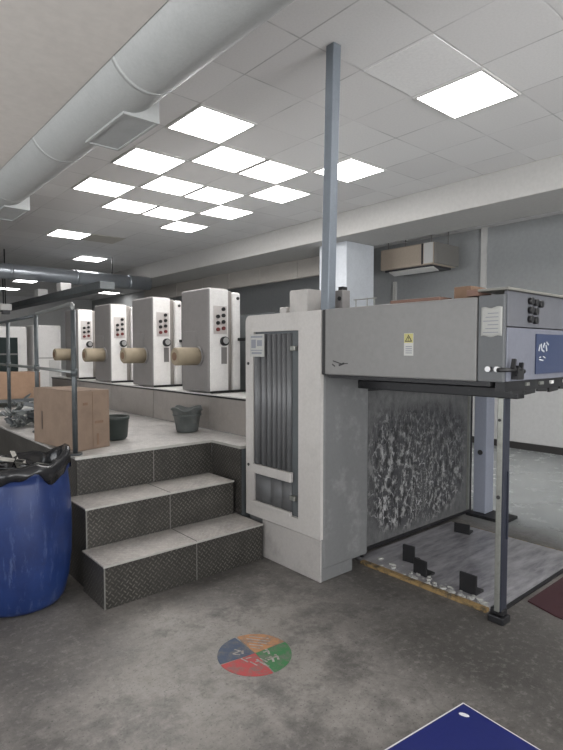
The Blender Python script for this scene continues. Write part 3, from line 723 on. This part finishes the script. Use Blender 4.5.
obj('side_plate', MB().box((2.540, 3.45, .285), (2.552, 3.864, .8145)), M['plate_side'], pt)
obj('end_plate', MB().box((2.553, 3.45, .002), (2.86, 3.465, .8145)), M['press_dark'], pt)
obj('side_plate', MB().box((1.38, 3.88, .002), (1.395, 9.1, .8145)), M['plate_side'], pt)

# handrail
hr = thing('handrail', (1.46, 5.3, .83), 'grey tubular steel handrail with posts along the platform edge', 'handrail')
A, B, Cc = (1.41, 3.97), (1.545, 5.33), (1.60, 6.55)
T = 1.945
obj('top_rail', MB().tube([(A[0], A[1], T-.05), (A[0]+.001, A[1]+.006, T-.025), (A[0]+.002, A[1]+.02, T-.008), (A[0]+.005, A[1]+.045, T), (B[0], B[1]-.05, T), (B[0], B[1], T)], .016, 12), M['rail_top'], hr)
obj('top_rail', MB().tube([(B[0], B[1]+.02, T-.015), (Cc[0], Cc[1], T-.015), (1.66, 8.6, T-.015)], .015, 12), M['rail'], hr)
obj('mid_rail', MB().tube([(A[0], A[1], 1.44), (B[0], B[1], 1.44), (Cc[0], Cc[1], 1.44), (1.66, 8.6, 1.44)], .014, 12), M['rail_top'], hr)
for (x, y), top in ((A, T-.05), (B, T-.01), (Cc, T-.015), ((1.66, 8.6), T-.015)):
    po = obj('post', MB().tube([(x, y, .831), (x, y, top)], .019, 14), M['rail'], hr)
    obj('base_flange', MB().tube([(x, y, .8305), (x, y, .843)], .05, 16), M['rail'], po)
    obj('collar', MB().tube([(x, y, 1.41), (x, y, 1.47)], .024, 14), M['rail'], po)

# ------------------------------------------------------------------ on the platform
cb = thing('cardboard_box', (1.6, 4.4, .83), 'brown cardboard box behind the handrail post on the platform edge', 'box')
# box stands askew: corner towards the viewer
def quad_prism(pts, z0, z1): return MB().prism(pts, 'z', z0, z1)
k0, k1, k2, k3 = (1.455, 4.07), (1.75, 4.15), (1.66, 4.78), (1.36, 4.80)
obj('carton', quad_prism([k0, k1, k2, k3], .8305, 1.285), M['card'], cb, bevel=.004)
def along(a, b, t, off=0):
    dx, dy = b[0]-a[0], b[1]-a[1]; l = math.hypot(dx, dy); nx, ny = dy/l, -dx/l
    return (a[0]+dx*t+nx*off, a[1]+dy*t+ny*off)
tp = MB()
def strip(a, b, t0, t1, z0, z1, o=.002):
    p, q = along(a, b, t0, 0.0003), along(a, b, t1, 0.0003); p2, q2 = along(a, b, t0, o), along(a, b, t1, o)
    tp.prism([p, q, q2, p2], 'z', z0, z1)
strip(k0, k1, .48, .485, .84, 1.28); strip(k0, k1, .55, .80, 1.03, 1.05); strip(k0, k1, .6, .66, .86, .95); strip(k0, k1, .2, .34, 1.18, 1.2)
obj('crease', tp, M['card_dark'], cb)
tp = MB(); strip(k3, k0, .2, .23, .95, 1.1); obj('tear', tp, M['tape'], cb)
obj('flap', MB().prism([(1.36,4.80),(1.455,4.07),(1.58,4.11),(1.48,4.80)], 'z', 1.2855, 1.291).prism([(1.59,4.11),(1.75,4.15),(1.66,4.78),(1.50,4.79)], 'z', 1.2855, 1.289), M['card'], cb)
bk = thing('bucket', (1.93, 4.56, .83), 'dark green round tub right of the cardboard box', 'bucket')
obj('shell', MB().lathe((1.91, 4.46, .831), [(.0,.0),(.105,.0),(.122,.02),(.136,.17),(.142,.178),(.142,.20),(.128,.20),(.11,.03),(0,.02)], 32), M['bucket_dark'], bk)
b2 = thing('bucket', (2.63, 4.42, .83), 'grey plastic bucket with ragged rim against the plinth under the press', 'bucket')
def wob(t, r, z): return (r*(1+.05*math.sin(2*t+.6)+(.06*math.sin(5*t) if z > .2 else 0)), z+(.013*math.sin(4*t+1) if z > .2 else 0))
obj('shell', MB().lathe((2.64, 4.44, .831), [(0,0),(.098,0),(.106,.015),(.135,.20),(.150,.212),(.152,.228),(.138,.226),(.118,.09),(0,.05)], 40, wob=wob), M['bucket'], b2)
obj('rib', MB().lathe((2.64, 4.44, .831), [(.118,.150),(.138,.154),(.139,.166),(.122,.17)], 40), M['bucket'], b2)

# ------------------------------------------------------------------ blue drum
DCX, DCY = .928, 3.63
dr = thing('blue_drum', (DCX, DCY, 0), 'big scuffed blue plastic drum used as a bin left of the stairs', 'drum')
prof = [(0,.0),(.215,.0),(.24,.010),(.262,.04),(.291,.15),(.307,.30),(.312,.45),(.31,.60),(.303,.72),(.295,.80),(.292,.84),(.302,.845),(.302,.875),(.285,.88),(.278,.86),(.285,.5),(.26,.05),(0,.04)]
obj('shell', MB().lathe((DCX, DCY, .001), prof, 64), M['drum'], dr)
# black bag lining the drum, folded over the rim in ragged lobes
lob = {}
def bagw(t, r, z):
    rag = .012*math.sin(3*t+1.0)+.016*math.sin(7*t)+.010*math.sin(13*t+2)
    lift = .085*math.exp(-((((t-5.95+PI) % (2*PI))-PI)/.6)**2)      # stands up towards the stairs
    if z < .85: return (r+.006*math.sin(11*t), z + rag*1.6 + lift*.55)
    return (r + .008*math.sin(9*t+1), z + rag*.5 + lift)
bg = MB().lathe((DCX, DCY, 0), [(.307,.825),(.311,.86),(.309,.895),(.285,.91),(.262,.87),(.25,.78),(.24,.70)], 90, wob=bagw)
tag(obj('bin_bag', bg, M['bag'], solid=.003), 'black plastic bag folded over the rim of the blue drum', 'bag')
oc = MB(); random.seed(3)
for k in range(26):
    a0 = random.uniform(0, 6.28); r0 = random.uniform(.0, .17); L = random.uniform(.12, .26); aa = random.uniform(0, PI)
    c = Vector((DCX+r0*math.cos(a0), DCY+r0*math.sin(a0), random.uniform(.80, .93)))
    oc.obox(c, (min(L, .40-r0*1.9), random.uniform(.012, .05), .004), aa, random.uniform(-.6, .6), random.uniform(-.35, .35), mi=k % 3)
oc.lathe((DCX, DCY, 0), [(0,.80),(.12,.80),(.225,.77)], 30, mi=0)
tag(obj('offcuts', oc, [M['bag'], M['offcut'], M['press_dark']]), 'crumpled dark offcuts and strips filling the blue drum', 'offcuts', kind='stuff')

# ------------------------------------------------------------------ far left
tb = thing('pallet_table', (2.0, 8.2, 0), 'low steel table behind the handrail carrying orange cartons', 'table')
obj('top', MB().box((1.55, 7.85, .90), (2.36, 8.55, .94)), M['press_dark'], tb)
e = .05
for x in (1.58, 2.30):
    for y in (7.9, 8.48): obj('leg', MB().box((x, y, .832), (x+.04, y+.04, .90)), M['press_dark'], tb)
carton('cardboard_box', (1.60, 7.90, .9405), (1.93, 8.4, 1.31), M['card_orange'], 'orange carton behind the handrail at the left edge of the photo', 'box', 'orange cartons')
carton('cardboard_box', (1.95, 7.92, .9405), (2.34, 8.4, 1.30), M['card_orange'], 'orange carton behind the handrail beside the far press unit', 'box', 'orange cartons')
ecol = M['unit_white']
c1 = thing('white_cabinet', (2.9, 11, 0), 'tall white electrical cabinet with dark window at the far left', 'cabinet')
obj('body', MB().box((2.0, 11.0, .002), (3.02, 11.9, 2.06)), ecol, c1, bevel=.015)
obj('window', MB().box((2.3, 10.985, 1.05), (2.85, 10.999, 1.85)), M['glass_dark'], c1)
obj('window_bar', MB().box((2.3, 10.975, 1.52), (2.85, 10.985, 1.55)), M['unit'], c1)
c2 = thing('white_cabinet', (3.4, 11, 0), 'narrow white cabinet with seam between the handrail posts far left', 'cabinet')
obj('body', MB().box((3.14, 11.0, .002), (3.66, 11.9, 2.10)), ecol, c2, bevel=.015)
obj('seam', MB().box((3.145, 10.992, 1.45), (3.655, 10.999, 1.465)), M['unit'], c2)
obj('lower_panel', MB().box((3.42, 10.99, .9), (3.62, 10.999, 1.42)), M['white_metal'], c2)
bx = thing('emergency_lamp', (2.9, 12, 2.4), 'small white lamp box hanging at the far left above the cabinets', 'lamp')
obj('case', MB().box((2.80, 12.0, 2.43), (3.02, 12.1, 2.56)), M['white_metal'], bx, bevel=.01)
obj('shade', MB().box((2.84, 11.99, 2.35), (2.98, 12.08, 2.43)), M['ac_dark'], bx)
obj('stem', MB().tube([(2.91, 12.05, 2.56), (2.91, 12.05, CZ-.001)], .012, 8), M['black'], bx)
random.seed(11)
sc_ = MB()
for k in range(120):
    x = random.uniform(1.45, 1.95); y = random.uniform(5.55, 6.35); z = .832 + abs(random.gauss(0, .12))*(1-abs(x-1.7)*1.4) + .02
    sc_.obox((x, y, min(z, 1.12)), (random.uniform(.05, .2), random.uniform(.02, .09), .006), random.uniform(0, 3), random.uniform(-.9, .9), random.uniform(-.9, .9), mi=random.choice((0,0,1,2,2)))
tag(obj('scrap_heap', sc_, [M['press_dark'], M['paper'], M['bucket']]), 'heap of crumpled scrap paper on the platform behind the handrail', 'scrap', kind='stuff')

# ------------------------------------------------------------------ floor marks and blue board
SC = Vector((1.69, 2.175)); SR = .196
fs = thing('floor_sticker', (SC.x, SC.y, .0005), 'round worn floor sticker in orange, green, red and blue quarters', 'sticker')
hub = Vector((1.695, 2.177))
def wedge(a0, a1, z0=.0006, z1=.002):
    n = 18; pts = [tuple(hub)]
    for k in range(n+1):
        t = a0+(a1-a0)*k/n; pts.append((SC.x+SR*math.cos(t), SC.y+SR*math.sin(t)))
    return MB().prism(pts, 'z', z0, z1)
STK = [('orange_quarter', -3, 82, 'st_orange'), ('blue_quarter', 86, 168, 'st_blue'), ('red_quarter', 171, 260, 'st_red'), ('green_quarter', 263, 354, 'st_green')]
W_ = M['white_mark']
rt = Vector((math.cos(math.radians(-40.8)), math.sin(math.radians(-40.8)))); fw = Vector((math.sin(math.radians(40.8)), math.cos(math.radians(40.8))))
for nm_, a0, a1, mm in STK:
    o = obj(nm_, wedge(math.radians(a0), math.radians(a1)), M[mm], fs)
    o['label'] = nm_.replace('_', ' ') + ' of the sticker'
    g = MB()
    def dash(c, w, h, r=0): g.obox((c[0], c[1], .0024), (w, h, .0006), math.radians(-40.8)+r)
    if nm_ == 'orange_quarter':
        for k in range(5):
            c = SC + rt*(.0+.004*k) + fw*(.055+.026*k); dash(c, .05+.028*k-(.05 if k == 4 else 0), .007, -.2)
    elif nm_ == 'red_quarter':
        for k in range(3):
            c = SC + rt*(-.02+.05*k-.03) + fw*(-.06-.03*(k % 2)); dash(c, .05, .008, -.7); dash(c+rt*.02+fw*.02, .03, .006, .4)
        dash(SC+rt*.045+fw*(-.085), .09, .012, -.75)
    elif nm_ == 'blue_quarter':
        c = SC + rt*(-.095) + fw*.012; dash(c, .05, .008, .6); dash(c+fw*.02, .035, .007, -.5); dash(c+rt*.03, .012, .03, .1); dash(c-fw*.02, .04, .006, -.2)
    else:
        for cx, cy in ((.06,.02),(.085,-.05),(.11,-.03)):
            c = SC + rt*cx + fw*cy; dash(c, .034, .010, .5); dash(c+rt*.014-fw*.012, .012, .026, .2); dash(c+fw*.018, .014, .012, 0)
    obj('white_marks', g, M['faded_mark'], o)
# blue board: sharp corner pointing away from the viewer
bd = thing('blue_board', (1.9, 1.0, 0), 'glossy dark blue board with a white rim lying on the floor at the bottom', 'board')
c0 = Vector((2.145, 1.234)); eL = (Vector((1.641, 1.286))-c0).normalized(); eR = (Vector((2.118, .874))-c0).normalized()
def bq(i0, i1, z0, z1):
    pts = [c0+eL*i0+eR*i0, c0+eL*(1.0-i1)+eR*i0, c0+eL*(1.0-i1)+eR*(.72-i1), c0+eL*i0+eR*(.72-i1)]
    return MB().prism([tuple(p) for p in pts], 'z', z0, z1)
obj('rim', bq(0, 0, .004, .019), M['rim_white'], bd, bevel=.002)
obj('face', bq(.009, .009, .0192, .0205), M['navy'], bd)
hc = Vector((2.07, 1.185)); ang = math.atan2(rt.y, rt.x)-.5
hm = MB(); pts = []
for k in range(20):
    t = 2*PI*k/20; q = Vector((.022*math.cos(t), .011*math.sin(t)))
    pts.append((hc.x + q.x*math.cos(ang)-q.y*math.sin(ang), hc.y + q.x*math.sin(ang)+q.y*math.cos(ang)))
obj('slot_mark', hm.prism(pts, 'z', .0206, .0214), M['rim_white'], bd)

# ------------------------------------------------------------------ window fill lamps, camera, colour
def window_fill(loc, rot, w_, e):  # added lamps outside the windows, tilted up to brighten the ceiling
    ld = bpy.data.lights.new('window_fill', 'AREA'); ld.shape = 'RECTANGLE'; ld.size = w_; ld.size_y = 2.0
    ld.energy = e*w_; ld.color = (1, 1, 1)
    lo = bpy.data.objects.new('window_fill', ld); COL.objects.link(lo); lo.location = loc; lo.rotation_euler = rot
for a, b in W: window_fill(((a+b)/2, Y0-.75, 1.35), (PI/2+.6, 0, 0), b-a, 130)
for p, q in WL: window_fill((X0-.75, (p+q)/2, 1.35), (PI/2+.6, 0, -PI/2), q-p, 60)
w = bpy.data.worlds.new('sky'); sc.world = w; w.use_nodes = True
w.node_tree.nodes['Background'].inputs[0].default_value = (.75, .87, 1, 1); w.node_tree.nodes['Background'].inputs[1].default_value = 1.0

cd = bpy.data.cameras.new('camera'); cam = bpy.data.objects.new('camera', cd); COL.objects.link(cam)
cam.location = (0, 0, 1.6); cam.rotation_euler = (math.radians(90-2.6), 0, math.radians(-40.8))
cd.sensor_fit = 'HORIZONTAL'; cd.sensor_width = 36; cd.lens = 36*534/563; cd.clip_start = .05
sc.camera = cam
sc.view_settings.view_transform = 'Standard'; sc.view_settings.look = 'None'; sc.view_settings.gamma = 1
sc.view_settings.use_curve_mapping = False; sc.view_settings.exposure = -0.2
